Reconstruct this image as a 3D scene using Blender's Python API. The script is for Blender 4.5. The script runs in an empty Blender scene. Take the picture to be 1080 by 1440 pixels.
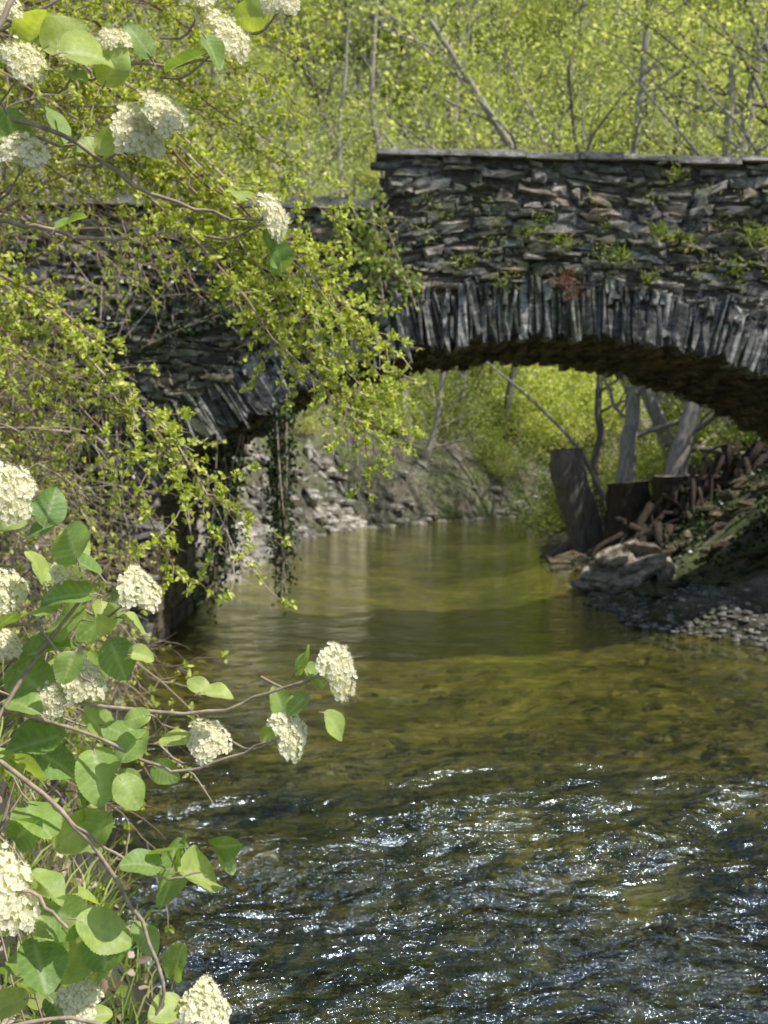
import bpy, math, random
import numpy as np
from mathutils import Vector
rng=np.random.default_rng(11); random.seed(11)
S=bpy.context.scene
S.view_settings.view_transform='Standard'; S.view_settings.look='None'; S.view_settings.exposure=0
nrm=lambda a: a/np.maximum(np.linalg.norm(a,axis=-1,keepdims=True),1e-9)

# ---------------------------------------------------------------- helpers
class Acc:
    def __init__(s): s.V=[];s.F=[];s.M=[];s.n=0
    def add(s,V,F,m=0):
        V=np.asarray(V,float).reshape(-1,3);F=np.asarray(F,int)
        if len(F)==0: return
        s.V.append(V);s.F.append(F+s.n);s.M.append(m);s.n+=len(V)
    def obj(s,name,mats,smooth=True,parent=None,link=True):
        me=bpy.data.meshes.new(name)
        V=np.concatenate(s.V); me.vertices.add(len(V)); me.vertices.foreach_set('co',V.astype(np.float32).ravel())
        L=np.concatenate([f.ravel() for f in s.F]); sz=np.concatenate([np.full(len(f),f.shape[1]) for f in s.F])
        mi=np.concatenate([np.full(len(f),m) for f,m in zip(s.F,s.M)])
        me.loops.add(len(L)); me.loops.foreach_set('vertex_index',L.astype(np.int32))
        st=np.concatenate([[0],np.cumsum(sz)[:-1]]).astype(np.int32)
        me.polygons.add(len(sz)); me.polygons.foreach_set('loop_start',st)
        for m in mats: me.materials.append(m)
        me.polygons.foreach_set('material_index',mi.astype(np.int32))
        me.polygons.foreach_set('use_smooth',np.full(len(sz),smooth))
        me.update(calc_edges=True); me.validate()
        if not link: return me
        o=bpy.data.objects.new(name,me); S.collection.objects.link(o)
        if parent: o.parent=parent
        return o
def empty(name):
    o=bpy.data.objects.new(name,None); S.collection.objects.link(o); return o
def inst(name,me,loc,rot=(0,0,0),sc=(1,1,1),parent=None):
    o=bpy.data.objects.new(name,me); o.location=loc;o.rotation_euler=rot;o.scale=sc
    S.collection.objects.link(o)
    if parent:o.parent=parent
    return o
def tube(P,R,s=6):
    P=np.asarray(P,float);n=len(P);R=np.broadcast_to(np.asarray(R,float),(n,))
    T=nrm(np.gradient(P,axis=0)); m=abs(T[:,2]).mean()
    ref=np.array([0,0,1.]) if m<.75 else np.array([1.,0.1,0])
    A=nrm(np.cross(T,ref));B=np.cross(T,A)
    a=np.arange(s)*2*math.pi/s
    V=P[:,None]+R[:,None,None]*(np.cos(a)[None,:,None]*A[:,None]+np.sin(a)[None,:,None]*B[:,None])
    i=np.arange(n-1)[:,None]*s;j=np.arange(s)[None];k=(j+1)%s
    F=np.stack([i+j,i+k,i+s+k,i+s+j],-1).reshape(-1,4)
    return V.reshape(-1,3),F
def cr(P,n):
    P=np.asarray(P,float)
    if len(P)==2: return P[0]+(P[1]-P[0])*np.linspace(0,1,n)[:,None]
    Q=np.vstack([2*P[0]-P[1],P,2*P[-1]-P[-2]]);out=[]
    for t in np.linspace(0,len(P)-1-1e-6,n):
        i=int(t);f=t-i;a,b,c,d=Q[i:i+4]
        out.append(.5*((2*b)+(c-a)*f+(2*a-5*b+4*c-d)*f*f+(3*b-a-3*c+d)*f**3))
    return np.array(out)
def leaves(P,D,N,L,W,fold=.25,shape=6):
    P=np.asarray(P);n=len(P);D=nrm(np.asarray(D));N=np.asarray(N)
    X=nrm(np.cross(D,N));N=np.cross(X,D)
    L=np.broadcast_to(L,(n,))[:,None];W=np.broadcast_to(W,(n,))[:,None]
    if shape==4:
        V=np.stack([P,P+D*L*.5+X*W*.5+N*W*fold,P+D*L,P+D*L*.5-X*W*.5+N*W*fold],1)
        return V.reshape(-1,3),np.arange(4*n).reshape(-1,4)
    up=N*W*fold*.6
    V=np.stack([P,P+D*L*.3+X*W*.45+up,P+D*L*.7+X*W*.42+up,P+D*L,P+D*L*.7-X*W*.42+up,P+D*L*.3-X*W*.45+up],1)
    b=np.arange(n)[:,None]*6
    F=np.concatenate([b+np.array([[0,1,2,3]]),b+np.array([[0,3,4,5]])])
    return V.reshape(-1,3),F
def rdir(n,g=rng): return nrm(g.normal(size=(n,3)))
T256=np.random.default_rng(3).random((256,256))
def vn(x,y):
    xi=np.floor(x).astype(int);yi=np.floor(y).astype(int);fx=x-xi;fy=y-yi
    fx=fx*fx*(3-2*fx);fy=fy*fy*(3-2*fy)
    g=lambda a,b:T256[a&255,b&255]
    return (g(xi,yi)*(1-fx)+g(xi+1,yi)*fx)*(1-fy)+(g(xi,yi+1)*(1-fx)+g(xi+1,yi+1)*fx)*fy
def fbm(x,y,o=4):
    s=0;a=.5
    for k in range(o): s=s+a*(vn(x*2**k+17*k,y*2**k+31*k)-.5);a*=.5
    return s*2
sm=lambda x,a,b:(lambda t:t*t*(3-2*t))(np.clip((x-a)/(b-a),0,1))

# ---------------------------------------------------------------- materials
def newmat(name):
    m=bpy.data.materials.new(name);m.use_nodes=True;nt=m.node_tree;nt.nodes.clear()
    return m,nt,nt.nodes.new('ShaderNodeOutputMaterial')
def nd(nt,t,**k):
    n=nt.nodes.new(t)
    for a,b in k.items():
        if a in n.inputs.keys(): n.inputs[a].default_value=b
        else: setattr(n,a,b)
    return n
def ramp(nt,src,stops):
    r=nt.nodes.new('ShaderNodeValToRGB');e=r.color_ramp.elements
    while len(e)<len(stops): e.new(.5)
    for q,(p,c) in zip(e,stops): q.position=p;q.color=(*c,1) if len(c)==3 else c
    nt.links.new(src,r.inputs[0]);return r.outputs[0]
def noi(nt,scale,detail=5,vec=None,rough=.6,dist=0):
    n=nd(nt,'ShaderNodeTexNoise',Scale=scale,Detail=detail,Roughness=rough,Distortion=dist)
    if vec is not None: nt.links.new(vec,n.inputs['Vector'])
    return n.outputs['Fac']
def objc(nt,scale=(1,1,1)):
    t=nd(nt,'ShaderNodeTexCoord');m=nd(nt,'ShaderNodeMapping');m.inputs['Scale'].default_value=scale
    nt.links.new(t.outputs['Object'],m.inputs[0]);return m.outputs[0]
def mix(nt,f,a,b,mode='MIX'):
    n=nt.nodes.new('ShaderNodeMix');n.data_type='RGBA';n.blend_type=mode
    for v,i in ((f,0),(a,6),(b,7)):
        if isinstance(v,(int,float)): n.inputs[i].default_value=v
        elif isinstance(v,tuple): n.inputs[i].default_value=(*v,1)
        else: nt.links.new(v,n.inputs[i])
    return n.outputs[2]
def math_(nt,op,a,b):
    n=nt.nodes.new('ShaderNodeMath');n.operation=op
    for v,i in ((a,0),(b,1)):
        if isinstance(v,(int,float)): n.inputs[i].default_value=v
        else: nt.links.new(v,n.inputs[i])
    return n.outputs[0]
def mrange(nt,src,a,b,c=0.,d=1.):
    r=nd(nt,'ShaderNodeMapRange');nt.links.new(src,r.inputs[0])
    for i,k in ((1,a),(2,b),(3,c),(4,d)): r.inputs[i].default_value=k
    return r.outputs[0]
def surf(nt,out,col,rough=.8,bump=None,bs=.5,bd=.02,spec=.3):
    p=nd(nt,'ShaderNodeBsdfPrincipled');p.inputs['Roughness'].default_value=rough
    p.inputs['Specular IOR Level'].default_value=spec
    if isinstance(col,tuple): p.inputs[0].default_value=(*col,1)
    else: nt.links.new(col,p.inputs[0])
    if bump is not None:
        b=nd(nt,'ShaderNodeBump',Strength=bs,Distance=bd);nt.links.new(bump,b.inputs['Height']);nt.links.new(b.outputs[0],p.inputs['Normal'])
    nt.links.new(p.outputs[0],out.inputs[0]);return p
def leafmat(name,stops,tr=.4,tb=1.5,rough=.5,spec=.3,bl=.5):
    m,nt,out=newmat(name)
    g=nd(nt,'ShaderNodeNewGeometry')
    c=ramp(nt,g.outputs['Random Per Island'],stops)
    p=surf(nt,out,c,rough,spec=spec)
    t=nd(nt,'ShaderNodeBsdfTranslucent')
    c2=mix(nt,1.0,c,(tb*1.05,tb,bl*tb),'MULTIPLY');nt.links.new(c2,t.inputs[0])
    mx=nd(nt,'ShaderNodeMixShader');mx.inputs[0].default_value=tr
    nt.links.new(p.outputs[0],mx.inputs[1]);nt.links.new(t.outputs[0],mx.inputs[2]);nt.links.new(mx.outputs[0],out.inputs[0])
    return m
def stonemat(name,stops,moss=.3,bs=.6,sc=1,lich=.7,lt=.55):
    m,nt,out=newmat(name);v=objc(nt,(sc,sc,sc*1.8))
    g=nd(nt,'ShaderNodeNewGeometry')
    c=ramp(nt,g.outputs['Random Per Island'],stops)
    n1=noi(nt,7,9,v,.75,.4); c=mix(nt,1.0,c,ramp(nt,n1,[(.36,(.16,.16,.16)),(.5,(.85,.84,.82)),(.66,(1.9,1.86,1.78))]),'MULTIPLY')
    n2=noi(nt,5.1,8,v,.8); c=mix(nt,ramp(nt,n2,[(lt,(0,0,0)),(lt+.07,(lich,)*3)]),c,(.68,.66,.61))
    n3=noi(nt,1.1,8,objc(nt),.7); c=mix(nt,ramp(nt,n3,[(.49,(0,0,0)),(.59,(moss*2,)*3)]),c,(.12,.135,.05))
    surf(nt,out,c,.75,noi(nt,14,9,v,.8),bs,.05);return m
M_slate=stonemat('slate_masonry',[(0,(.09,.088,.083)),(.3,(.22,.21,.195)),(.6,(.35,.335,.305)),(.8,(.37,.30,.21)),(1,(.66,.63,.58))],.26,1)
M_vous=stonemat('slate_arch_stones',[(0,(.08,.08,.08)),(.5,(.24,.236,.228)),(1,(.6,.585,.56))],.22,1)
M_core,nt,out=newmat('mortar_core');v=objc(nt,(1,1,3))
surf(nt,out,ramp(nt,noi(nt,6,7,v),[(.3,(.04,.036,.03)),(.55,(.14,.12,.09)),(.8,(.32,.27,.2))]),.95,noi(nt,11,8,v,.8),1,.06)
M_cope=stonemat('coping_slate',[(0,(.18,.175,.17)),(1,(.32,.30,.28))],.2)
M_rock=stonemat('slate_rock',[(0,(.28,.24,.18)),(.5,(.48,.42,.33)),(1,(.70,.64,.53))],.15,1)
M_bed=stonemat('bed_pebble',[(0,(.11,.09,.05)),(.5,(.24,.2,.115)),(1,(.44,.37,.23))],.3,1)
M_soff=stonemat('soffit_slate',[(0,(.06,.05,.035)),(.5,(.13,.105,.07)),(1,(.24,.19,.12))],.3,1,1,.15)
M_gravel=stonemat('gravel_stones',[(0,(.08,.08,.075)),(.5,(.17,.165,.15)),(1,(.34,.33,.3))],.3,.6,1,.3)
M_pale=stonemat('pale_bank_stones',[(0,(.22,.205,.18)),(1,(.54,.51,.46))],.2,.8,1,.4)
def barkmat(name,a,b):
    m,nt,out=newmat(name);v=objc(nt,(6,6,1.2))
    surf(nt,out,ramp(nt,noi(nt,3,8,v,.75),[(.3,a),(.7,b)]),.9,noi(nt,8,8,v,.8),.8,.03);return m
M_bark=barkmat('bark',(.07,.06,.05),(.30,.26,.21))
M_barkp=barkmat('bark_pale',(.17,.15,.13),(.60,.55,.47))
M_barkd=barkmat('bark_dark_root',(.025,.02,.014),(.11,.085,.06))
M_twig,nt,out=newmat('twig_bark');g=nd(nt,'ShaderNodeNewGeometry')
surf(nt,out,ramp(nt,g.outputs['Random Per Island'],[(0,(.17,.10,.07)),(.5,(.38,.29,.21)),(1,(.62,.53,.43))]),.7)
M_stem,nt,out=newmat('viburnum_stem')
surf(nt,out,ramp(nt,noi(nt,60,4,objc(nt)),[(.3,(.22,.16,.11)),(.7,(.48,.38,.29))]),.6)
M_endw,nt,out=newmat('cut_wood')
surf(nt,out,ramp(nt,noi(nt,9,6,objc(nt)),[(.3,(.2,.15,.1)),(.7,(.45,.38,.28))]),.9)
M_lhaw=leafmat('hawthorn_leaf',[(0,(.22,.31,.03)),(.5,(.52,.60,.09)),(1,(.78,.80,.27))],.42,1.5)
M_lforest=leafmat('forest_leaf',[(0,(.26,.34,.06)),(.5,(.52,.61,.15)),(1,(.78,.82,.36))],.46,1.5,bl=.6)
M_lbush=leafmat('undergrowth_leaf',[(0,(.12,.19,.03)),(.5,(.30,.40,.07)),(1,(.52,.60,.18))],.4,1.4)
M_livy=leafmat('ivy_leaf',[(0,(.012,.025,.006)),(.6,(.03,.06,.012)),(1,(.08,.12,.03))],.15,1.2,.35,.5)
M_dry=leafmat('dry_leaf',[(0,(.2,.13,.09)),(.6,(.42,.31,.22)),(1,(.66,.54,.42))],.25,1.2)
M_red=leafmat('reddish_leaf',[(0,(.19,.09,.065)),(1,(.38,.2,.15))],.3,1.2)
M_grass=leafmat('grass_blade',[(0,(.14,.21,.035)),(.6,(.32,.43,.07)),(.8,(.5,.53,.16)),(1,(.64,.57,.35))],.35,1.4)

M_vib,nt,out=newmat('viburnum_leaf');g=nd(nt,'ShaderNodeNewGeometry')
at=nd(nt,'ShaderNodeAttribute',attribute_name='vein')
c=ramp(nt,g.outputs['Random Per Island'],[(0,(.18,.31,.08)),(.5,(.33,.47,.13)),(1,(.52,.61,.18))])
c=mix(nt,1.0,c,ramp(nt,noi(nt,45,5,objc(nt),.6),[(.3,(.75,.78,.75)),(.7,(1.2,1.15,1.1))]),'MULTIPLY')
c=mix(nt,math_(nt,'MULTIPLY',at.outputs['Fac'],.4),c,(.62,.69,.4))
p=surf(nt,out,c,.45,noi(nt,260,3,objc(nt)),.35,.002,.45);t=nd(nt,'ShaderNodeBsdfTranslucent')
nt.links.new(mix(nt,1.0,c,(1.7,1.6,.4),'MULTIPLY'),t.inputs[0]);mx=nd(nt,'ShaderNodeMixShader');mx.inputs[0].default_value=.45
nt.links.new(p.outputs[0],mx.inputs[1]);nt.links.new(t.outputs[0],mx.inputs[2]);nt.links.new(mx.outputs[0],out.inputs[0])
M_petal=leafmat('petal',[(0,(.90,.87,.62)),(.5,(.94,.92,.77)),(1,(.96,.95,.86))],.35,1.0,.6,.2,.85)
M_pollen=leafmat('stamen',[(0,(.76,.70,.32)),(1,(.88,.83,.5))],.2,1.1)
M_gstalk=leafmat('flower_stalk',[(0,(.6,.6,.3)),(1,(.72,.7,.42))],.2,1.2)

# ---------------------------------------------------------------- terrain
yl=[-8,2,3.9,6.2,11,20,28,33,37,42,47,55,70,160];xlv=[.3,-.3,-.8,-1.65,-2.55,-2.8,-2.5,-1,2,6,12,26,60,260]
yr=[-8,8,11,12,13.5,17,24,30,36,42,47,55,70,160];xrv=[7,6.5,4.6,4.0,3.0,2.95,3.4,4.2,6,11,19,36,75,280]
XL=lambda y:np.interp(y,yl,xlv)
XR=lambda y:np.interp(y,yr,xrv)
def H(x,y):
    x=np.asarray(x,float);y=np.asarray(y,float)
    l=XL(y)+.25*fbm(y*1.1,x*0+3)-x; r=x-XR(y)+.3*fbm(y*.9,x*0+9)
    a=sm(y,2.2,5.);slope=.5+1.3*a-.3*sm(y,15,18)+.7*sm(y,22,26)*(1-sm(y,36,40));cap=.8+4.6*a-1.2*sm(y,15,18)
    lp=np.maximum(l,0);hl=cap*(1-np.exp(-slope*lp/cap))
    hl+=85*(1-np.exp(-.62*np.maximum(0,lp-6)/85))*sm(y,16,28)
    rp=np.maximum(r,0);hr=.12*rp+1.3*sm(rp,.9,4.0)+2.8*sm(rp,2.6,4.6)*sm(y,8,11)*(1-sm(y,14.0,16.5))
    hr+=40*(1-np.exp(-.35*np.maximum(0,rp-6)/40))*sm(y,16,24)
    d=np.minimum(-l,-r);bed=-.04-(.36+.25*(1-sm(y,5,9)))*(1-np.exp(-np.maximum(d,0)/1.3))+.25*fbm(x*.5,y*.35)*sm(d,.2,1)
    h=np.where(l>0,hl,np.where(r>0,hr,bed))
    land=sm(np.maximum(l,r),0,.8)
    return h+land*(.28*fbm(x*1.3,y*1.3,5)+.25*fbm(x*.3,y*.3)*1.5)+ .03*fbm(x*6,y*6,3)
def axis(a,b,c,d,fine,n):
    mid=np.arange(b,c,fine);lo=b-(b-a)*np.linspace(1,0,n,endpoint=False)**2;hi=c+(d-c)*np.linspace(0,1,n)**2
    return np.concatenate([lo,mid,hi])
def grid(xs,ys,zf):
    X,Y=np.meshgrid(xs,ys);Z=zf(X,Y);V=np.stack([X,Y,Z],-1).reshape(-1,3)
    nx=len(xs);i=np.arange(len(ys)-1)[:,None]*nx;j=np.arange(nx-1)[None]
    return V,np.stack([i+j,i+j+1,i+nx+j+1,i+nx+j],-1).reshape(-1,4)
M_ground,nt,out=newmat('earth_and_litter')
geo=nd(nt,'ShaderNodeNewGeometry');sx=nd(nt,'ShaderNodeSeparateXYZ');nt.links.new(geo.outputs['Position'],sx.inputs[0])
sn=nd(nt,'ShaderNodeSeparateXYZ');nt.links.new(geo.outputs['Normal'],sn.inputs[0])
v=objc(nt)
c=ramp(nt,noi(nt,2.2,9,v,.78),[(.36,(.055,.048,.038)),(.5,(.21,.185,.145)),(.6,(.36,.325,.265)),(.74,(.54,.50,.43))])
gm=math_(nt,'MULTIPLY',ramp(nt,noi(nt,.9,9,v,.78),[(.45,(0,0,0)),(.56,(.85,.85,.85))]),mrange(nt,sn.outputs[2],.3,.6))
gm=math_(nt,'MAXIMUM',gm,mrange(nt,sx.outputs[2],4.5,8,0,.75))
c=mix(nt,gm,c,ramp(nt,noi(nt,5,8,v,.75),[(.35,(.06,.09,.025)),(.65,(.28,.34,.11))]))
bedc=ramp(nt,noi(nt,.8,8,v,.65),[(.32,(.11,.105,.05)),(.5,(.34,.30,.14)),(.66,(.62,.53,.28))])
vo=nd(nt,'ShaderNodeTexVoronoi',Scale=7.0);nt.links.new(v,vo.inputs['Vector'])
bedc=mix(nt,.6,bedc,ramp(nt,vo.outputs['Color'],[(.1,(.4,.4,.4)),(.5,(.95,.95,.9)),(.9,(1.5,1.4,1.2))]),'MULTIPLY')
bedc=mix(nt,mrange(nt,sx.outputs[2],-.5,-.85),bedc,(.09,.085,.06))  # deep bed painted darker, standing in for light absorbed by the water
c=mix(nt,mrange(nt,sx.outputs[2],.05,.3),mix(nt,1.0,c,(.4,.4,.38),'MULTIPLY'),c)
c=mix(nt,mrange(nt,sx.outputs[2],-.06,.06),bedc,c)
surf(nt,out,c,.95,noi(nt,7,9,v,.8),1,.16)
A=Acc();V,F=grid(axis(-260,-6,10,320,.12,45),axis(-60,-2,36,330,.13,75),H);A.add(V,F)
A.obj('ground',[M_ground])

# water
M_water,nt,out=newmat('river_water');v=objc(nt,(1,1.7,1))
geo=nd(nt,'ShaderNodeNewGeometry');sx=nd(nt,'ShaderNodeSeparateXYZ');nt.links.new(geo.outputs['Position'],sx.inputs[0])
yw=math_(nt,'ADD',sx.outputs[1],math_(nt,'MULTIPLY',noi(nt,.35,3,objc(nt),.6),-4.0))
st=mrange(nt,yw,1.8,7.5,.95,.30)
st=math_(nt,'MULTIPLY',st,mrange(nt,sx.outputs[1],9,17,1.,.35))
patch=ramp(nt,noi(nt,.9,3,objc(nt,(1,1.4,1)),.6),[(.38,(.3,.3,.3)),(.62,(1.4,1.4,1.4))])
n=math_(nt,'ADD',noi(nt,3.2,2,v,.5,.9),math_(nt,'MULTIPLY',noi(nt,10,3,v,.6,.8),.42))
n=math_(nt,'ADD',n,math_(nt,'MULTIPLY',noi(nt,27,2,v,.6,.5),.15))
n=math_(nt,'MULTIPLY',n,patch)
b=nd(nt,'ShaderNodeBump',Distance=.26);nt.links.new(st,b.inputs['Strength']);nt.links.new(n,b.inputs['Height'])
fr=nd(nt,'ShaderNodeFresnel',IOR=1.42);gl=nd(nt,'ShaderNodeBsdfGlossy',Roughness=.12);tr=nd(nt,'ShaderNodeBsdfTransparent')
tr.inputs[0].default_value=(.80,.83,.52,1)
nt.links.new(mix(nt,mrange(nt,sx.outputs[1],6.,12.),(.68,.84,1.0),(.97,.97,.78)),gl.inputs[0])  # reflection colour tinted: sky blue boosted near, olive green in the far pool
nt.links.new(mrange(nt,sx.outputs[1],5.,12.,.13,.06),gl.inputs['Roughness'])
nt.links.new(b.outputs[0],fr.inputs['Normal']);nt.links.new(b.outputs[0],gl.inputs['Normal'])
mx=nd(nt,'ShaderNodeMixShader');nt.links.new(math_(nt,'ADD',math_(nt,'MULTIPLY',fr.outputs[0],1.1),mrange(nt,sx.outputs[1],4.,8.5,.11,.0)),mx.inputs[0]);nt.links.new(tr.outputs[0],mx.inputs[1]);nt.links.new(gl.outputs[0],mx.inputs[2])
nt.links.new(mx.outputs[0],out.inputs[0])
gw=np.random.default_rng(5);wv=[(gw.uniform(-1.1,1.1)+math.pi/2,gw.uniform(.18,1.0),gw.uniform(0,6.3)) for _ in range(38)]
def WZ(x,y):
    z=0*x;wx=x+.5*fbm(x*.8,y*.8,4);wy=y+.5*fbm(x*.8+50,y*.8,4)
    for a,lam,ph in wv: z=z+lam**.9*np.sin(2*math.pi*(wx*math.cos(a)+wy*math.sin(a))/lam+ph)
    ys=y+2.2*fbm(x*.5,y*.5,3)
    ampl=(.0085*(1-sm(ys,3.0,9.5))+.0006*(1-sm(y,10,16))+.0002)*(.3+1.4*vn(x*.9+5,y*.7))
    return ampl*z
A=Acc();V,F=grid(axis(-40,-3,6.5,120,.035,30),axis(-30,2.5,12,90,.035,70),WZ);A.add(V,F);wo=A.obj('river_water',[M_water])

# ---------------------------------------------------------------- bridge
Y0=12.0;CX=1.9;R=6.6;CZ=3.38-R;HS=4.4;TH=.60;BW=3.3
bridge=empty('stone_arch_bridge')
def topz(u): return np.where(u<-.02,4.78,5.37-.012*u)
def intr(u): 
    d=np.clip(R*R-(u-CX)**2,0,None);return np.where(abs(u-CX)<HS,CZ+np.sqrt(d),-1.)
us=np.concatenate([np.linspace(-9,CX-HS-.001,30),np.linspace(CX-HS+.001,CX+HS-.001,140),np.linspace(CX+HS+.001,14,30)])
n=len(us);A=Acc()
def strip(za,zb,y,flip=False,m=0):
    V=np.concatenate([np.stack([us,np.full(n,y),za],-1),np.stack([us,np.full(n,y),zb],-1)])
    i=np.arange(n-1);A.add(V,np.stack([i,i+1,i+n+1,i+n],-1),m)
zi=intr(us)+.03;zt=topz(us)-.02;zdeck=np.full(n,4.45)
strip(zi,zt,Y0+.055);strip(zi,np.full(n,5.3)-.012*us,Y0+BW-.08)
def lvl(za,ya,zb,yb,ny=2):
    t=np.linspace(0,1,ny)[:,None];Z=za*(1-t)+zb*t;Yg=np.broadcast_to(ya*(1-t)+yb*t,Z.shape);X=np.broadcast_to(us,Z.shape)
    jit=.0 if ny==2 else .05
    Z=Z+jit*(fbm(X*3,Yg*3,3))
    V=np.stack([X,Yg,Z],-1).reshape(-1,3);i=np.arange(ny-1)[:,None]*n;j=np.arange(n-1)[None]
    A.add(V,np.stack([i+j,i+j+1,i+n+j+1,i+n+j],-1).reshape(-1,4))
lvl(zi,Y0+.055,zi,Y0+BW-.08,24);lvl(zt,Y0+.055,zt,Y0+.4);lvl(zdeck,Y0+.4,zdeck,Y0+BW-.4)
zb=5.3-.012*us;lvl(zb,Y0+BW-.4,zb,Y0+BW-.08);strip(zdeck,zt,Y0+.4);strip(zdeck,zb,Y0+BW-.4)
A.obj('bridge_core',[M_core],False,bridge)
def blocks(C,U,Wd,w,h,prot,depth,acc,m=0,jit=.12,g=rng):
    n=len(C);Yv=np.array([0,1.,0])
    vs=[];corn=[(-1,-1),(0,-1),(1,-1),(1,1),(0,1),(-1,1)]
    J=[(1+jit*g.normal(size=(n,1)),1+jit*1.3*g.normal(size=(n,1)),g.normal(size=(n,1))*.25*jit/.12) for _ in corn]
    w=w[:,None]*.5;h=h[:,None]*.5;prot=prot[:,None]
    ch=np.minimum(w,h)*.38
    for k,(a,b) in enumerate(corn): vs.append(C+U*(a*w*J[k][0]+J[k][2]*w*(a==0))+Wd*b*h*J[k][1]+Yv*depth)
    for k,(a,b) in enumerate(corn): vs.append(C+U*(a*w*J[k][0]+J[k][2]*w*(a==0))+Wd*b*h*J[k][1]-Yv*(prot-ch*.8))
    for k,(a,b) in enumerate(corn): vs.append(C+U*(a*(w*J[k][0]-ch)+J[k][2]*w*(a==0))+Wd*b*(h*J[k][1]-ch)-Yv*(prot+.02*g.normal(size=(n,1))))
    V=np.stack(vs,1).reshape(-1,3);f=[]
    for k in range(6):
        q=(k+1)%6;f+= [[k,q,q+6,k+6],[k+6,q+6,q+12,k+12]]
    f+=[[12,13,16,17],[13,14,15,16],[5,4,1,0],[4,3,2,1]]
    F=(np.arange(n)[:,None,None]*18+np.array(f)[None]).reshape(-1,4);acc.add(V,F,m)
def rowstones(u0,u1,z0,z1,keep,y,acc,m=0,sgn=1,hm=.07):
    C=[];w=[];h=[];an=[];z=z0
    while z<z1:
        hh=random.uniform(.04,.12)*hm/.07;u=u0-random.random()*.3
        while u<u1:
            ww=random.uniform(.06,.34)*(.6+hh*6)
            if random.random()<.06: ww*=1.6
            zz=z+hh/2+.10*math.sin(u*1.1+z*1.5)+.05*math.sin(u*3.1+z*4)+random.gauss(0,.02)
            hk=hh*random.uniform(.5,1.3)
            if keep(u+ww/2,zz) and random.random()>.04: C.append((u+ww/2,y,zz));w.append(ww*.97);h.append(hk);an.append(random.gauss(0,.13)+.10*math.cos(u*1.1+z*1.5))
            u+=ww
        z+=hh*.93
    C=np.array(C);an=np.array(an);U=np.stack([np.cos(an),0*an,np.sin(an)],-1);W=np.stack([-np.sin(an),0*an,np.cos(an)],-1)
    blocks(C,U,W,np.array(w),np.array(h),sgn*np.abs(rng.normal(.012,.028,len(C)))+.0,sgn*.14,acc,m,.19)
def keepf(u,z):
    if z>float(topz(np.array(u)))-.03 or z<-.5: return False
    d=math.hypot(u-CX,z-CZ);ang=abs(math.atan2(u-CX,z-CZ))
    if ang<math.asin(HS/R): return d>R+TH-.07+.06*math.sin(u*7)
    return (u<CX-HS-.02) or (u>CX+HS+.02)
A=Acc();rowstones(-8,13,-.4,5.4,keepf,Y0+.04,A)
rowstones(-.02,13,4.4,5.2,lambda u,z:z<topz(np.array(u))-.05,Y0+.42,A,sgn=-1)
A.obj('spandrel_stones',[M_slate],False,bridge)
def vouss(y,sgn,acc):
    a=-math.asin(HS/R);C=[];w=[];h=[];an=[]
    while a<math.asin(HS/R):
        t=random.choice([random.uniform(.025,.06),random.uniform(.035,.08),random.uniform(.05,.12)]);am=a+t/2/(R+.3);L=TH*random.uniform(.55,1.12)
        r0=abs(random.gauss(0,.035));tilt=.07*math.sin(am*11)+random.gauss(0,.06)
        rr=R+L/2+r0-.01
        C.append((CX+rr*math.sin(am),y,CZ+rr*math.cos(am)));w.append(L);h.append(t*random.uniform(.7,1.15));an.append(math.pi/2-am+tilt)
        if L<TH*.85:
            L2=TH*random.uniform(.98,1.08)-L;rr=R+L+L2/2+.02;C.append((CX+rr*math.sin(am),y,CZ+rr*math.cos(am)));w.append(L2);h.append(t*random.uniform(.7,1.1));an.append(math.pi/2-am+tilt+random.gauss(0,.08))
        a+=t/(R+.3)
    C=np.array(C);an=np.array(an);U=np.stack([np.cos(an),0*an,np.sin(an)],-1);W=np.stack([-np.sin(an),0*an,np.cos(an)],-1)
    blocks(C,U,W,np.array(w),np.array(h),sgn*(.02+np.abs(rng.normal(0,.034,len(C)))),sgn*.3,acc,0,.15)
A=Acc();vouss(Y0+.04,1,A);vouss(Y0+BW-.04,-1,A);A.obj('arch_voussoirs',[M_vous],False,bridge)
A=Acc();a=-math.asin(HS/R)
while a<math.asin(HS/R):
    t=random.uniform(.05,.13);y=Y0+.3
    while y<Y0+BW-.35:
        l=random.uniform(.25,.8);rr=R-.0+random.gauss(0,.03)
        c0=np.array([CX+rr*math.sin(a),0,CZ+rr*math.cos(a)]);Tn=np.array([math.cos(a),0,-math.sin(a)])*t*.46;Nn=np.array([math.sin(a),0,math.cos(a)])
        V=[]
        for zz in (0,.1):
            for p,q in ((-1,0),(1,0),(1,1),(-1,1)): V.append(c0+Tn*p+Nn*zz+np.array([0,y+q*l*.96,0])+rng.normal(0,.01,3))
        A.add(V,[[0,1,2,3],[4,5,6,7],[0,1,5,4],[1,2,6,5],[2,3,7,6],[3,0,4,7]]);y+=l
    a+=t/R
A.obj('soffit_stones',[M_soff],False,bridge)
A=Acc()
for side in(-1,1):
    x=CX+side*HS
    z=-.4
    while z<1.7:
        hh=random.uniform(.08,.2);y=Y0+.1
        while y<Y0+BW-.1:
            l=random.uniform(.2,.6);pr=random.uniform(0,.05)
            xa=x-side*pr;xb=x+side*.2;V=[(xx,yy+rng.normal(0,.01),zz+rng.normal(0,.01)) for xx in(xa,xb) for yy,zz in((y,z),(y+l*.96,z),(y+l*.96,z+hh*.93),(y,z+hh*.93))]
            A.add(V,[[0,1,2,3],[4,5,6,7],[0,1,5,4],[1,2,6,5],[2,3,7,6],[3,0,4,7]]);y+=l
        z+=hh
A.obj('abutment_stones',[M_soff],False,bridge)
A=Acc()
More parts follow.
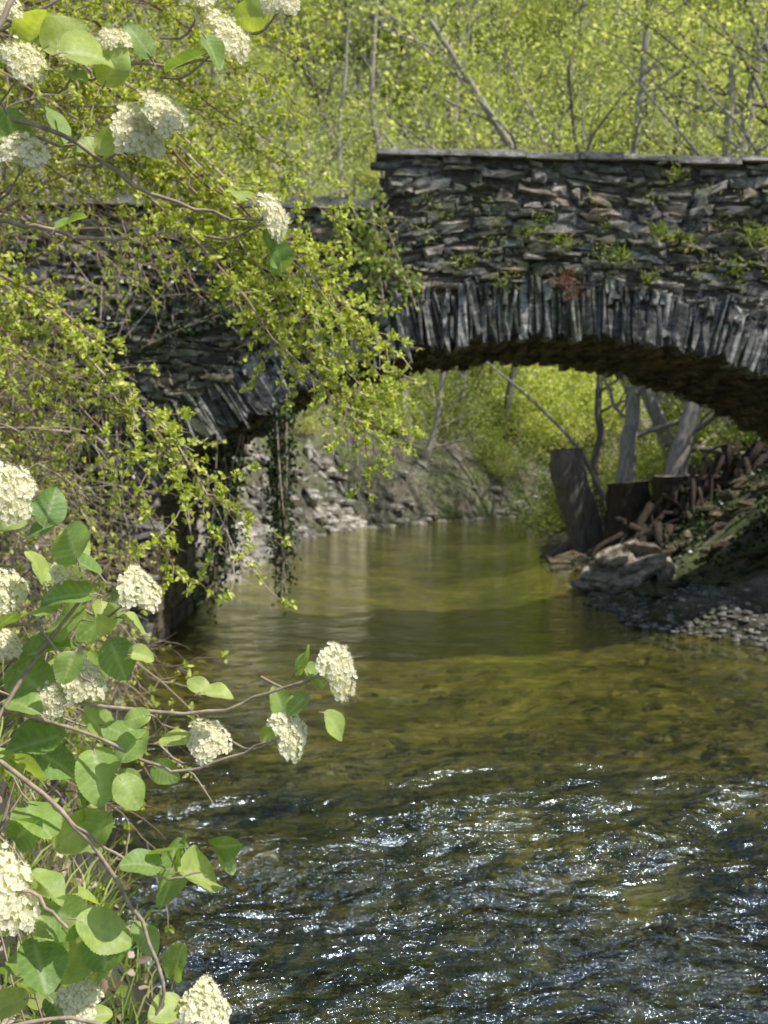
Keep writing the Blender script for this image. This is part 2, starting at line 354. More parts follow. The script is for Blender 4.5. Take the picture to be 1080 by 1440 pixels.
def coping(u0,u1,y0,y1,zf,th):
    u=u0
    while u<u1:
        l=min(random.uniform(.35,.9),u1-u+.01);z=zf(u);dz=random.gauss(0,.008);V=[];yo=random.gauss(0,.015)
        for zz in(z-.01,z+th*random.uniform(.8,1.1)):
            for uu,yy in((u,y0),(u+l-.008,y0),(u+l-.008,y1),(u,y1)): V.append((uu,yy+yo+rng.normal(0,.012),zz+dz-.012*(uu-u)+rng.normal(0,.004)))
        A.add(V,[[3,2,1,0],[4,5,6,7],[0,1,5,4],[1,2,6,5],[2,3,7,6],[3,0,4,7]]);u+=l
coping(-.08,13,Y0-.05,Y0+.46,lambda u:float(topz(np.array(max(u,0)))),.06)
coping(-8,-.1,Y0-.05,Y0+.5,lambda u:4.78,.09);coping(-8,13,Y0+BW-.46,Y0+BW+.05,lambda u:5.3-.012*u,.07)
A.obj('coping_slabs',[M_cope],False,bridge)
piv=math.radians(2.2)
bridge.rotation_euler=(0,0,piv)
bridge.location=(Y0*math.sin(piv),Y0*(1-math.cos(piv)),0)

# ---------------------------------------------------------------- trees
def grow(acc,p,d,L,r,lev,mx,g,tw,nch,up=.25,wig=.16,s=5,t0=.3):
    n=7 if lev==0 else 5;P=[p];d=np.array(d,float)
    for i in range(n):
        d=nrm(d+wig*g.normal(size=3)+np.array([0,0,up*.15]));P.append(P[-1]+d*L/n)
    P=np.array(P);acc.add(*tube(P,r*np.linspace(1,.28,n+1)**.9,s if lev==0 else (4 if lev==1 else 3)),0)
    if lev==mx: tw.append(P);return
    for k in range(nch[lev]):
        t=t0+(1-t0)*(k+g.random())/nch[lev] if lev==0 else .15+.85*g.random()
        q=t*n;i=min(int(q),n-1);pp=P[i]+(P[i+1]-P[i])*(q-i);tn=nrm(P[i+1]-P[i])
        sd=nrm(np.cross(tn,g.normal(size=3)));dd=nrm(tn*g.uniform(.35,.9)+sd*g.uniform(.6,1)+np.array([0,0,up*.5]))
        grow(acc,pp,dd,L*g.uniform(.28,.48)*(1.15-.55*t),r*(1-.7*t)*.5+.003,lev+1,mx,g,tw,nch,up,wig*1.2,s)
def tree(seed,Hh,r,nch=(15,7),nl=16,ls=.13,lean=(0,0,1),spread=.28,lm=M_lforest,bark=M_bark,name='t',t0=.3,wig=.12):
    g=np.random.default_rng(seed);A=Acc();tw=[]
    grow(A,np.zeros(3)-np.array([0,0,.3]),nrm(np.array(lean,float)),Hh,r,0,len(nch),g,tw,nch,.3,wig,7,t0)
    Q=np.concatenate([t[g.integers(1,len(t),nl)]+g.normal(0,spread,(nl,3)) for t in tw]) if nl else np.zeros((0,3))
    if len(Q):
        n=len(Q);D=rdir(n,g)+np.array([0,0,-.2]);N=rdir(n,g)+np.array([0,0,.9]);sz=ls*g.uniform(.5,1.2,n)
        A.add(*leaves(Q,D,N,sz,sz*.7,.2,4),1)
    return A.obj(name,[bark,lm],True,link=False)
vari=[tree(i,12+1.3*(i%3),.15+.03*(i%2),(15,8),20,.15,(.06*(i-3),.05*(i%2),1),.34,name='forest_tree_mesh_%d'%i,bark=M_barkp if i%2 else M_bark,wig=.16,t0=.25) for i in range(6)]
def bush(seed,nl=26,ls=.09,lm=M_lbush,Rr=1.3):
    g=np.random.default_rng(seed);A=Acc();tw=[]
    for k in range(16):
        d=nrm(np.array([g.normal()*.7,g.normal()*.7,1.0]));grow(A,np.array([g.normal()*.2,g.normal()*.2,-.1]),d,Rr*g.uniform(.8,1.5),.02,0,1,g,tw,(7,),.1,.2,4)
    Q=np.concatenate([t[g.integers(1,len(t),nl)]+g.normal(0,.13,(nl,3)) for t in tw]);n=len(Q)
    A.add(*leaves(Q,rdir(n,g),rdir(n,g)+np.array([0,0,.8]),ls*g.uniform(.5,1.2,n),ls*.6,.2,4),1)
    return A.obj('bush_mesh',[M_twig,lm],True,link=False)
bushes=[bush(50),bush(51,lm=M_lforest),bush(52,20,lm=M_lforest),bush(60,lm=M_lforest)]
forest=empty('distant_forest');g=np.random.default_rng(21);cnt=0
while cnt<360:
    y=36+g.random()**.9*95;x=g.uniform(-.5*y-6,.5*y+10)
    if XL(y)-x<2.5: continue
    s=g.uniform(.75,1.25);inst('forest_tree',vari[g.integers(6)],(x,y,float(H(x,y))),(g.normal()*.05,g.normal()*.05,g.random()*6.3),(s,s,s*g.uniform(.9,1.2)),forest);cnt+=1
cnt=0
while cnt<45:
    y=19+g.random()*26;x=g.uniform(5,32)
    if x-XR(y)<2.5 or (x/y<.2): continue
    s=g.uniform(.7,1.);inst('forest_tree',vari[g.integers(6)],(x,y,float(H(x,y))),(0,0,g.random()*6.3),(s,s,s),forest);cnt+=1
cnt=0
while cnt<22:
    y=19+g.random()*20;x=g.uniform(-26,-4)
    if XL(y)-x<2: continue
    s=g.uniform(.7,1.);inst('forest_tree',vari[g.integers(6)],(x,y,float(H(x,y))),(0,0,g.random()*6.3),(s,s,s),forest);cnt+=1
under=empty('hillside_undergrowth');cnt=0
while cnt<560:
    y=18+g.random()**.9*85;x=g.uniform(-.45*y-4,.45*y+8)
    if XL(y)-x<.8 and x-XR(y)<1.6: continue
    if y<36 and -5<x<0: continue
    if y<23 and x<9 and x>2: continue
    s=g.uniform(.6,1.5)*(1+.5*(y>45));inst('bush',bushes[g.integers(4)],(x,y,float(H(x,y))),(0,0,g.random()*6.3),(s,s,s),under);cnt+=1
for x,y,s in ((6.6,26,1.2),(7.5,24.5,1.0),(4.9,31,1),(6.2,33,1.3),(9,28,1.4),(-3.9,20,.6),(0,39,1.2),(2.5,42,1.2),(5,46,1.4),(8,49,1.5),(1,43,1.5),(-5,17.5,.9),(8.5,36,1.5),(10.5,42,1.7),(12,46,1.7),(3.5,44,1.5),(6,45,1.5),(7,48,1.7),(9.5,48,1.6),(-4.2,26,.9),(-3.4,31,.8),(-2.4,34,.6),(3.8,41.5,.9),(-3.6,23,.6)):
    inst('bush',bushes[g.integers(4)],(x,y,float(H(x,y))),(0,0,g.random()*6.3),(s,s,s),under)

def stree(name,seed,pts,rad,nch=(12,6),nl=9,ls=.11,bark=M_barkp,bl=1.0,lm=M_lforest,t0=.35):
    g=np.random.default_rng(seed);P=cr(pts,16);P[1:-1]+=g.normal(0,.03,(14,3));A=Acc()
    rr=np.linspace(rad,rad*.3,16);rr[0]*=1.5;rr[1]*=1.15;A.add(*tube(P,rr,9),0);tw=[]
    for k in range(nch[0]):
        t=t0+(1-t0)*(k+.5)/nch[0];i=min(int(t*15),14);tn=nrm(P[i+1]-P[i]);sd=nrm(np.cross(tn,g.normal(size=3)))
        grow(A,P[i],nrm(tn*.6+sd),bl*g.uniform(1.2,2.6)*(1.3-.6*t),rr[i]*.4,1,2,g,tw,(0,nch[1]),.3,.18,5)
    Q=np.concatenate([t[g.integers(1,len(t),nl)]+g.normal(0,.2,(nl,3)) for t in tw]);n=len(Q)
    A.add(*leaves(Q,rdir(n,g),rdir(n,g)+np.array([0,0,.8]),ls*g.uniform(.5,1.2,n),ls*.65,.2,4),1)
    return A.obj(name,[bark,lm])
gz=lambda x,y:float(H(x,y))-.15
stree('alder_tree',1,[(5.05,22.5,gz(5.05,22.5)),(5.0,22.6,2.0),(5.2,22.8,3.6),(5.1,23,6.5),(5.5,23,11)],.22)
stree('alder_tree',2,[(5.7,21.5,.9),(5.75,21.5,1.9),(6.1,21.6,3.2),(6.7,22,6),(7.0,22,10)],.26)
stree('alder_tree',3,[(4.9,25,gz(4.9,25)),(4.85,25,2.5),(4.95,25.2,4.5),(4.7,25.4,8),(4.2,25,11)],.11,bark=M_bark)
stree('alder_tree',4,[(8.6,27,gz(8.6,27)),(8.8,27,5),(8.7,27,9),(9.4,27,12.5),(10.2,27,15)],.26,nch=(12,6),nl=6)
stree('alder_tree',5,[(7.6,30,gz(7.6,30)),(7.7,30,6),(8.4,30,10),(8.7,30,14)],.15,nl=5)
stree('ash_tree',6,[(4.6,47,gz(4.6,47)),(4.8,47,8),(4.7,47,14),(4.9,47,19)],.2,nl=4)
stree('ash_tree',7,[(.8,40,gz(.8,40)),(.6,40,7),(.3,40,11),(-.4,40,15),(-.2,40,20)],.22,nl=3)
stree('ash_tree',8,[(-1.4,39,gz(-1.4,39)),(-1.2,39,8),(-1.6,39,13),(-1.2,39,18)],.16,nl=3)
stree('ash_tree',9,[(1.3,38,gz(1.3,38)),(1.6,38,2.5),(2.0,38,4.5),(2.2,38,9)],.17,nl=6)
stree('ash_tree',10,[(2.6,43,gz(2.6,43)),(2.9,43,3),(3.2,43,6),(3.1,43,11)],.15,nl=6)
A=Acc();A.add(*tube(cr([(4.7,23.4,1.2),(4.1,23.2,2.3),(3.1,23,3.3),(2.1,22.8,4.1)],12),np.linspace(.06,.02,12),6));A.obj('leaning_dead_branch',[M_barkp])
def stump(name,pts,r,cap=True,roots=5,seed=0,bark=M_bark):
    g=np.random.default_rng(seed);P=cr(pts,14);s=18;V,F=tube(P,np.linspace(r*1.15,r,14),s)
    V=V.reshape(14,s,3);c=P[:,None];k=1+.10*np.sin(np.arange(s)*3*2*math.pi/s+seed)[None,:,None]+.05*g.normal(size=(14,s,1));V=c+(V-c)*k
    A=Acc();A.add(V.reshape(-1,3),F,0)
    if cap: A.add(V[-1]+np.array([0,0,.002]),np.arange(s)[None],1)
    for q in range(roots):
        a=q*2*math.pi/roots+g.random();b=P[2];e=P[0]+np.array([math.cos(a),math.sin(a),0])*g.uniform(.5,1.1)*r*3;e[2]=float(H(e[0],e[1]))-.1
        m=(b+e)/2+np.array([math.cos(a),math.sin(a),0])*.1*r;A.add(*tube(cr([b,m,e],8),np.linspace(r*.55,r*.15,8),7),0)
    return A.obj(name,[bark,M_endw])
stump('tree_stump',[(4.35,23.2,.0),(4.1,23.1,.9),(3.85,23,1.7),(3.8,23,2.28)],.34,seed=1)
stump('tree_stump',[(5.7,21.6,.2),(5.72,21.5,1.0),(5.7,21.45,1.75)],.44,seed=2,bark=M_barkd,roots=8)
stump('tree_stump',[(4.95,22.3,.1),(5.0,22.3,.8),(4.95,22.3,1.6)],.42,seed=3,bark=M_barkd,roots=8)
g=np.random.default_rng(8);A=Acc()
for k in range(110):
    x=g.uniform(4.3,7.6);y=g.uniform(19.6,22.3);z=float(H(x,y));a=np.array([x,y,z+g.uniform(.1,.6)]);e=a+[g.normal()*.5,-g.uniform(.1,.7),-g.uniform(.7,1.5)];e[2]=max(e[2],float(H(e[0],e[1]))-.1)
    A.add(*tube(cr([a,(a+e)/2+g.normal(0,.1,3),e],8),np.linspace(.07,.03,8)*g.uniform(.4,1.5),6))
A.obj('exposed_roots',[M_barkd])

# ---------------------------------------------------------------- rocks
def slabs(n,cx,cy,rx,ry,size,tilt,g,acc,zoff=0,base=None,follow=None):
    for k in range(n):
        y=cy+g.uniform(-ry,ry);x=(cx if follow is None else follow(y)+cx)+g.uniform(-rx,rx);z=(float(H(x,y)) if base is None else base)+zoff*g.random()
        L=size*g.uniform(.5,1.2);W=L*g.uniform(.4,.8);T=L*g.uniform(.1,.25);m=7
        a=np.sort(g.uniform(0,2*math.pi,m));rr=g.uniform(.75,1.1,m);ring=np.stack([np.cos(a)*rr*L/2,np.sin(a)*rr*W/2,0*a],-1)
        V=np.concatenate([ring*[.85,.85,1]-[0,0,T/2],ring-[0,0,T*.2],ring*.98+[0,0,T*.25],ring*[.82,.82,1]+[0,0,T/2]]);V+=g.normal(0,T*.08,V.shape)
        ax=tilt[0]+g.normal()*tilt[2];ay=tilt[1]+g.normal()*tilt[2];az=g.normal()*.5
        Rx=np.array([[1,0,0],[0,math.cos(ax),-math.sin(ax)],[0,math.sin(ax),math.cos(ax)]]);Ry=np.array([[math.cos(ay),0,math.sin(ay)],[0,1,0],[-math.sin(ay),0,math.cos(ay)]]);Rz=np.array([[math.cos(az),-math.sin(az),0],[math.sin(az),math.cos(az),0],[0,0,1]])
        V=V@(Ry@Rx@Rz).T+[x,y,z+T*.3]
        n0=acc.n;acc.add(V,np.array([[r*m+j,r*m+(j+1)%m,(r+1)*m+(j+1)%m,(r+1)*m+j] for r in range(3) for j in range(m)]))
        acc.V.append(np.zeros((0,3)));acc.F.append(np.array([np.arange(m)+3*m])+n0);acc.M.append(0)
g=np.random.default_rng(77)
A=Acc();slabs(30,3.85,17.2,.42,.25,.9,(.35,-.45,.2),g,A,.48,.10);slabs(12,3.4,17.0,.45,.3,.55,(.25,.1,.2),g,A,.1,.04);A.obj('slate_boulder',[M_rock],False)
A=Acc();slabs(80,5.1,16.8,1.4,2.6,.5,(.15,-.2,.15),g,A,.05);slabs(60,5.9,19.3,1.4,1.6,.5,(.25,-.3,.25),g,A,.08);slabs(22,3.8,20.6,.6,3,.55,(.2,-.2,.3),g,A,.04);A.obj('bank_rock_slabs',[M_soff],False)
A=Acc()
def pebbles(n,fx,size,acc,g,zo=0):
    for k in range(n):
        x,y=fx();s=size*g.uniform(.3,1)**1.5*1.3;m=6;a=np.arange(m)*2*math.pi/m+g.random();r=g.uniform(.75,1.1,m)
        ring=np.stack([np.cos(a)*r,np.sin(a)*r*g.uniform(.6,1),0*a],-1)*s;t=s*g.uniform(.25,.5)
        V=np.concatenate([ring*.9-[0,0,t*.6],ring+[0,0,t*.2],ring*.6+[0,0,t]])+[x,y,float(H(x,y))+zo];n0=acc.n
        acc.add(V,np.array([[q*m+j,q*m+(j+1)%m,(q+1)*m+(j+1)%m,(q+1)*m+j] for q in range(2) for j in range(m)]))
        acc.V.append(np.zeros((0,3)));acc.F.append(np.array([np.arange(m)+2*m])+n0);acc.M.append(0)
def fg():
    y=g.uniform(10.5,17);return XR(y)+g.exponential(.8)-.35,y
pebbles(3400,fg,.055,A,g);A.obj('gravel_bank',[M_gravel],False)
A=Acc()
def fb():
    y=2.5+g.random()**1.2*10;return g.uniform(XL(y),min(XR(y),y*.42+.5)),y
pebbles(1100,fb,.12,A,g,-.03);A.obj('riverbed_stones',[M_bed],False)
A=Acc()
def fs():
    y=g.uniform(24,46);return XL(y)-g.exponential(.2)+.1,y
pebbles(260,fs,.28,A,g,.02)
def fs2():
    y=g.uniform(18,34);return XL(y)-g.exponential(.35)+.1,y
pebbles(120,fs2,.4,A,g,-.03)
A.obj('shore_stones',[M_pale],False)
A=Acc();slabs(150,-.9,27,.8,7.5,.75,(.15,.9,.35),g,A,.1,None,XL);A.obj('bank_rock_outcrop',[M_pale],False)

# ---------------------------------------------------------------- ivy
g=np.random.default_rng(5)
def ivy(name,strands,leafd=60,size=.05,spread=.06,lm=M_livy):
    A=Acc();Q=[]
    for (a,b) in strands:
        P=cr([a,((np.array(a)+b)/2)+g.normal(0,.04,3),b],12);A.add(*tube(P,.006,4),0)
        n=int(leafd*np.linalg.norm(np.array(a)-b));t=g.random(n)*11;i=t.astype(int).clip(0,10);Q.append(P[i]+(P[i+1]-P[i])*(t-i)[:,None]+g.normal(0,spread,(n,3)))
    Q=np.concatenate(Q);n=len(Q);A.add(*leaves(Q,rdir(n,g)+[0,0,-.8],rdir(n,g)+[0,-.7,.2],size*g.uniform(.5,1.2,n),size*.8,.1),1)
    return A.obj(name,[M_twig,lm])
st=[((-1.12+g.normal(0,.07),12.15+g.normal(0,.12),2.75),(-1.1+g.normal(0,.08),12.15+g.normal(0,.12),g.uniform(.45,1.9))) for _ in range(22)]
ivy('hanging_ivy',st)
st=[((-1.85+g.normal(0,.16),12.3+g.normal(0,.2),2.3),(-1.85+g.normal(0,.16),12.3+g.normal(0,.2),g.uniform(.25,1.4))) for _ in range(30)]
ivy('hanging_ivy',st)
st=[((g.uniform(-.75,.25),11.88,g.uniform(4.1,4.95)),(g.uniform(-.75,.45),11.86,g.uniform(3.55,4.3))) for _ in range(28)]
ivy('wall_ivy',st,40,.06,.06,M_lbush)
st=[((g.uniform(-2.9,-.3),11.85,g.uniform(3.6,4.7)),(g.uniform(-2.9,-.5),11.8,g.uniform(3.2,4.2))) for _ in range(44)]
ivy('wall_ivy',st,45,.055,.09)
st=[((g.uniform(-4.2,-2.7),11.8,g.uniform(1,4)),(g.uniform(-4.0,-2.6),11.7,g.uniform(0.3,3.0))) for _ in range(50)]
ivy('wall_ivy',st,45,.055,.1)
A=Acc();n=9000;y=g.uniform(15.5,24,n);x=XR(y)+g.uniform(1.3,4.5,n);keep=fbm(x*1.3,y*1.3)>-.25;x=x[keep];y=y[keep];n=len(x)
A.add(*leaves(np.stack([x,y,H(x,y)+.05],-1)+g.normal(0,.05,(n,3)),rdir(n,g),rdir(n,g)+[0,-.5,.7],.08*g.uniform(.5,1.2,n),.065,.15),0);A.obj('bank_ivy',[M_livy])
A=Acc()
tufts=[(1.55,4.5,0,.16,60),(1.95,4.4,0,.16,60),(2.6,4.25,0,.2,80),(3.05,4.5,0,.2,80),(3.35,4.42,0,.15,50),(.85,4.2,0,.14,40),(2.0,4.0,1,.15,90),(2.05,3.85,1,.12,60),(4.1,4.5,0,.25,90),(3.2,5.15,0,.15,40),(1.3,3.98,0,.12,40),(2.9,4.0,0,.14,50),(3.9,4.15,0,.18,50)]
for _ in range(34):
    x=g.uniform(.3,4.6);tufts.append((x,g.uniform(3.95,4.6) if g.random()<.7 else g.uniform(4.6,5.2),0,g.uniform(.05,.12),int(g.uniform(12,40))))
for (x,z,m,s,k) in tufts:
    Q=np.array([x,Y0-.04+x*.038,z])+g.normal(0,.05,(k,3))*[1.3,.4,1]
    D=nrm(g.normal(size=(k,3))*[1,.5,.6]+[0,-.7,.35]);A.add(*leaves(Q,D,rdir(k,g),s*g.uniform(.3,.85,k),.012,.1),m)
A.obj('wall_grass_tufts',[M_grass,M_red])

# ---------------------------------------------------------------- hawthorn shrub overhanging from the left
g=np.random.default_rng(9)
A=Acc();LP=[];LD=[]
def hstem(a,b,arch,r=.012,dens=.075,leafy=1.0,tl=(.12,.5)):
    a=np.array(a,float);b=np.array(b,float);L=np.linalg.norm(b-a);n=max(8,int(L/.15))
    t=np.linspace(0,1,n)[:,None];P=a+(b-a)*t+np.array([0,0,1.])*arch*4*t*(1-t)**1.1
    w=np.cumsum(g.normal(0,.018,(n,3)),0);P=P+w-w[-1]*t
    A.add(*tube(P,np.linspace(r,.002,n),5),0)
    for k in range(int(L/dens)):
        q=g.uniform(.12,1)**.8*(n-1);i=min(int(q),n-2);p=P[i]+(P[i+1]-P[i])*(q-i);tn=nrm(P[i+1]-P[i])
        sd=nrm(np.cross(tn,g.normal(size=3)));d=nrm(tn*g.uniform(.5,1.1)+sd*.8+[0,0,-.15]);l=g.uniform(*tl);m=5
        W=[p]
        for _ in range(m): d=nrm(d+.22*g.normal(size=3)+[0,0,-.03]);W.append(W[-1]+d*l/m)
        W=np.array(W);A.add(*tube(W,np.linspace(.0035,.0012,m+1),3),0)
        c=int(l/.045*leafy+g.random())
        for _ in range(c):
            u=g.uniform(.1,1)*m;j=min(int(u),m-1);pp=W[j]+(W[j+1]-W[j])*(u-j);cd=nrm(g.normal(size=3)+[0,0,.5]);kk=g.integers(4,8)
            LP.append(pp+g.normal(0,.006,(kk,3)));LD.append(nrm(cd+.8*g.normal(size=(kk,3))))
tips=[((-2.6,6,4.6),(.02,5,2.0),.3),((-2.4,5.8,4.2),(-.08,5,2.14),.35),((-2.5,5.6,4.4),(.06,5.1,2.4),.25),((-2.5,5.8,4.7),(-.02,5.1,2.55),.2),((-2.6,5.9,4.4),(-.16,5,2.3),.3),
((-2.4,5,3.1),(-.60,4.5,1.62),.3),((-2.3,5,3.0),(-.58,4.5,1.72),.3),((-2.3,5.1,3.1),(-.80,4.5,1.85),.2),((-2.2,5.0,2.7),(-.85,4.5,1.55),.3),
((-2.8,6,4.0),(-.25,5.5,3.2),.5),((-2.8,6,4.4),(-.36,5.5,3.42),.4),((-2.8,6,4.6),(-.42,5.5,3.7),.4),((-2.6,6,5),(-.5,5.5,4.05),.3),((-2.6,6,5.4),(-.45,5.6,4.3),.2),
((-2.6,6,4.3),(-.35,5.2,2.85),.35),
((-2.4,5.9,4.6),(.0,5,2.2),.3),((-2.2,5.6,4.3),(-.2,5,2.65),.25),((-2.4,5.9,4.5),(.03,5,2.08),.3),((-2.3,5.7,4.4),(.05,5,2.5),.25),((-2.4,5.8,4.4),(.08,5.05,2.3),.2),((-2.4,5.8,4.3),(-.02,4.9,2.05),.3)]
for a,b,h in tips: hstem(a,b,h,.013,.05,1.0,(.08,.36))
for k in range(110):
    y=g.uniform(5,7.6);e=g.uniform(-.03,.46);lim=-.085 if e>.22 else (-.16 if e>.14 else -.24);xr=g.uniform(-.38,lim);b=(xr*y,y,2+e*y)
    a=(-3.2+g.normal(0,.4),y+g.uniform(0,1),b[2]+g.uniform(-.8,1.0));hstem(a,b,g.uniform(.1,.5),.01,.08,.5 if e>.2 else .26)
LP=np.concatenate(LP);LD=np.concatenate(LD);n=len(LP)
A.add(*leaves(LP,LD,rdir(n,g)+[0.3,-.2,.7],.027*g.uniform(.5,1.25,n),.017,.25),1)
print('haw leaves',n)
A.obj('hawthorn_shrub',[M_twig,M_lhaw])
A=Acc();LP=[];LD=[]
for k in range(240):
    y=g.uniform(4.6,10.5);x=XL(y)-g.uniform(.15,2.6);z=float(H(x,y));a=np.array([x-.3,y,z+.1]);b=a+[g.uniform(.2,1.2),g.uniform(-.8,.2),g.uniform(-.2,1.0)]
    hstem(a,b,g.uniform(.1,.5),.006,.08,.22,(.1,.4))
LP=np.concatenate(LP);LD=np.concatenate(LD);n=len(LP)
A.add(*leaves(LP,LD,rdir(n,g)+[0,-.2,.6],.028*g.uniform(.5,1.25,n),.017,.25),1);A.obj('bank_brambles',[M_twig,M_lhaw])
def bankpts(n,y0,y1,d0,d1):
    y=g.uniform(y0,y1,n);x=XL(y)-g.uniform(d0,d1,n);return np.stack([x,y,H(x,y)],-1)
A=Acc();P=bankpts(16000,3.2,11.8,.05,3.6);n=len(P);keep=fbm(P[:,0]*1.5,P[:,1]*1.5+P[:,2])>-.05;P=P[keep];n=len(P)
P=P+g.normal(0,.05,(n,3))+[0,0,.03];A.add(*leaves(P,rdir(n,g)+[.4,-.4,.1],rdir(n,g)+[.5,-.6,.8],.045*g.uniform(.4,1.2,n),.03,.2),0)
P=bankpts(12000,3.0,11.8,0,3.6);n=len(P);A.add(*leaves(P+g.normal(0,.03,(n,3)),rdir(n,g),rdir(n,g)+[.3,-.3,.5],.06*g.uniform(.4,1.2,n),.03,.3),1);A.obj('bank_ground_cover',[M_lbush,M_dry])
def grassobj(name,P,hgt,w=.006):
    n=len(P);D=nrm(g.normal(size=(n,3))*[.35,.35,.1]+[.12,-.05,1]);hh=hgt*g.uniform(.4,1.2,n)[:,None];s=nrm(np.cross(D,rdir(n,g)))*w
    bend=nrm(g.normal(size=(n,3))*[1,1,0]+[.3,0,0])*hh*.35
    V=np.stack([P-s,P+s,P+D*hh*.55+s*.8+bend*.25,P+D*hh*.55-s*.8+bend*.25,P+D*hh+bend-[0,0,.03]],1).reshape(-1,3)
    b=np.arange(n)[:,None]*5;A=Acc();A.add(V,np.concatenate([b+np.array([[0,1,2,3]])]))
    A.V.append(np.zeros((0,3)));A.F.append(b+np.array([[3,2,4]]));A.M.append(0);return A.obj(name,[M_grass])
cen=bankpts(300,2.4,7.5,.02,1.6);P=np.repeat(cen,20,0);P[:,:2]+=g.normal(0,.05,(len(P),2));P[:,2]=H(P[:,0],P[:,1])-.01
grassobj('bank_grass',P,.22,.004)

# ---------------------------------------------------------------- viburnum foreground
vib=empty('viburnum_shrub');g=np.random.default_rng(31)
A=Acc()
def br(pts,r0,r1=None,n=18):
    P=cr(pts,n);P[1:-1]+=g.normal(0,.0018,(n-2,3));rr=np.linspace(r0,r1 or r0*.5,n)*.75;A.add(*tube(P,rr,8));return P
root=(-1.05,1.5,.35)
br([(-.62,1.5,1.62),(-.48,1.54,1.66),(-.36,1.54,1.655),(-.24,1.54,1.65),(-.17,1.53,1.675),(-.09,1.52,1.705)],.0045,.0025)
br([(-.60,1.5,1.68),(-.42,1.52,1.63),(-.33,1.52,1.585),(-.27,1.51,1.575),(-.20,1.51,1.60),(-.14,1.5,1.625)],.004,.002)
br([(-.66,1.45,1.72),(-.50,1.5,1.575),(-.43,1.5,1.51),(-.37,1.5,1.44),(-.33,1.5,1.36),(-.30,1.5,1.29),(-.315,1.5,1.24)],.005,.003)
br([(-.6,1.4,1.20),(-.48,1.42,1.27),(-.38,1.45,1.26),(-.30,1.48,1.22),(-.25,1.5,1.24)],.0045,.0025)
br([(-.43,1.5,1.51),(-.36,1.5,1.46),(-.30,1.5,1.43),(-.25,1.5,1.44)],.003,.0018)
br([(-.70,1.4,1.4),(-.58,1.44,1.55),(-.50,1.5,1.70),(-.43,1.52,1.80),(-.38,1.52,1.86)],.005,.003)
br([(-.70,1.4,1.3),(-.56,1.44,1.42),(-.48,1.46,1.43),(-.42,1.46,1.38)],.005,.003)
br([(-.66,1.5,1.75),(-.5,1.5,1.78),(-.43,1.5,1.72),(-.40,1.5,1.70)],.004,.002)
br([(-.60,1.55,2.50),(-.45,1.55,2.46),(-.34,1.55,2.385),(-.22,1.54,2.345),(-.165,1.53,2.34)],.005,.0025)
br([(-.62,1.6,2.66),(-.46,1.6,2.62),(-.36,1.6,2.58),(-.25,1.6,2.585)],.005,.0028)
br([(-.62,1.55,2.35),(-.5,1.55,2.335),(-.42,1.55,2.315),(-.36,1.55,2.315)],.005,.003)
br([(-.62,1.35,2.40),(-.50,1.35,2.50),(-.45,1.38,2.62),(-.42,1.4,2.72)],.006,.004)
br([(-.64,1.6,2.55),(-.50,1.6,2.47),(-.40,1.6,2.46),(-.33,1.6,2.47)],.004,.002)
br([(-.58,1.6,2.62),(-.40,1.6,2.70),(-.2,1.6,2.68),(-.14,1.6,2.65)],.004,.002)
for e in ((-.62,1.5,1.62),(-.66,1.45,1.72),(-.6,1.4,1.2),(-.7,1.4,1.4),(-.7,1.4,1.3),(-.66,1.5,1.75),(-.6,1.5,1.68)):
    br([root,(-.95,1.5,.8),((e[0]-.9)/2,1.48,(e[2]+.95)/2),e],.014,.005)
for e in ((-.60,1.55,2.50),(-.62,1.6,2.66),(-.62,1.55,2.35),(-.62,1.35,2.40),(-.64,1.6,2.55),(-.58,1.6,2.62)):
    br([root,(-1.0,1.5,1.2),(-.92,1.5,1.9),e],.016,.005)
nu,nv=11,35;uu=np.linspace(-1,1,nu);vv=np.linspace(0,1,nv);UU,VV=np.meshgrid(uu,vv)
w=.42*np.sin(math.pi*np.clip(VV,0,1)**.8)**.6;w[0]=.02;w[-1]=0.004
ph=(VV*7-abs(UU)*1.6);vein=np.clip(np.cos(2*math.pi*ph)*1.4-.7,0,1)*.7+np.clip(1-abs(UU)*9,0,1)
vein=np.clip(vein,0,1);edge=1+.03*np.sin(VV*110)*(abs(UU)>.95)
i=np.arange(nv-1)[:,None]*nu;j=np.arange(nu-1)[None];TF=np.stack([i+j,i+j+1,i+nu+j+1,i+nu+j],-1).reshape(-1,4)
LA=Acc();VE=[]
def vleaf(lx,lz,size,ang,y=1.52,face=None,curl=None):
    a=math.radians(ang);D=nrm(np.array([math.cos(a),g.normal()*.45-.05,math.sin(a)]))
    N=nrm(np.array(face if face else (.45+g.normal()*.4,-.45+g.normal()*.35,.8+g.normal()*.35)))
    X=nrm(np.cross(D,N));N=np.cross(X,D);cu=g.uniform(.05,.6) if curl is None else curl
    wk=g.uniform(.85,1.15);TX=UU*w*edge*wk;TY=VV-.09*abs(UU)*(1-VV)**4;cup=g.uniform(.05,.5)
    z=cup*abs(UU)**1.3*w-.006*np.cos(2*math.pi*ph)*(1-abs(UU)*.3)-cu*TY**2*.5+g.uniform(.02,.06)*np.sin(TY*6+g.random()*6)*UU+.03*np.sin(TY*9+g.random()*6)*abs(UU)
    Vv=np.array([lx,y,lz])+size*(TX[...,None]*X+TY[...,None]*D+z[...,None]*N)
    LA.add(Vv.reshape(-1,3),TF);VE.append(vein.ravel())
    b=np.array([lx,y,lz]);A.add(*tube(np.array([b-D*size*.25-[0,0,.004],b-D*size*.1,b+D*.004]),.0011,5))
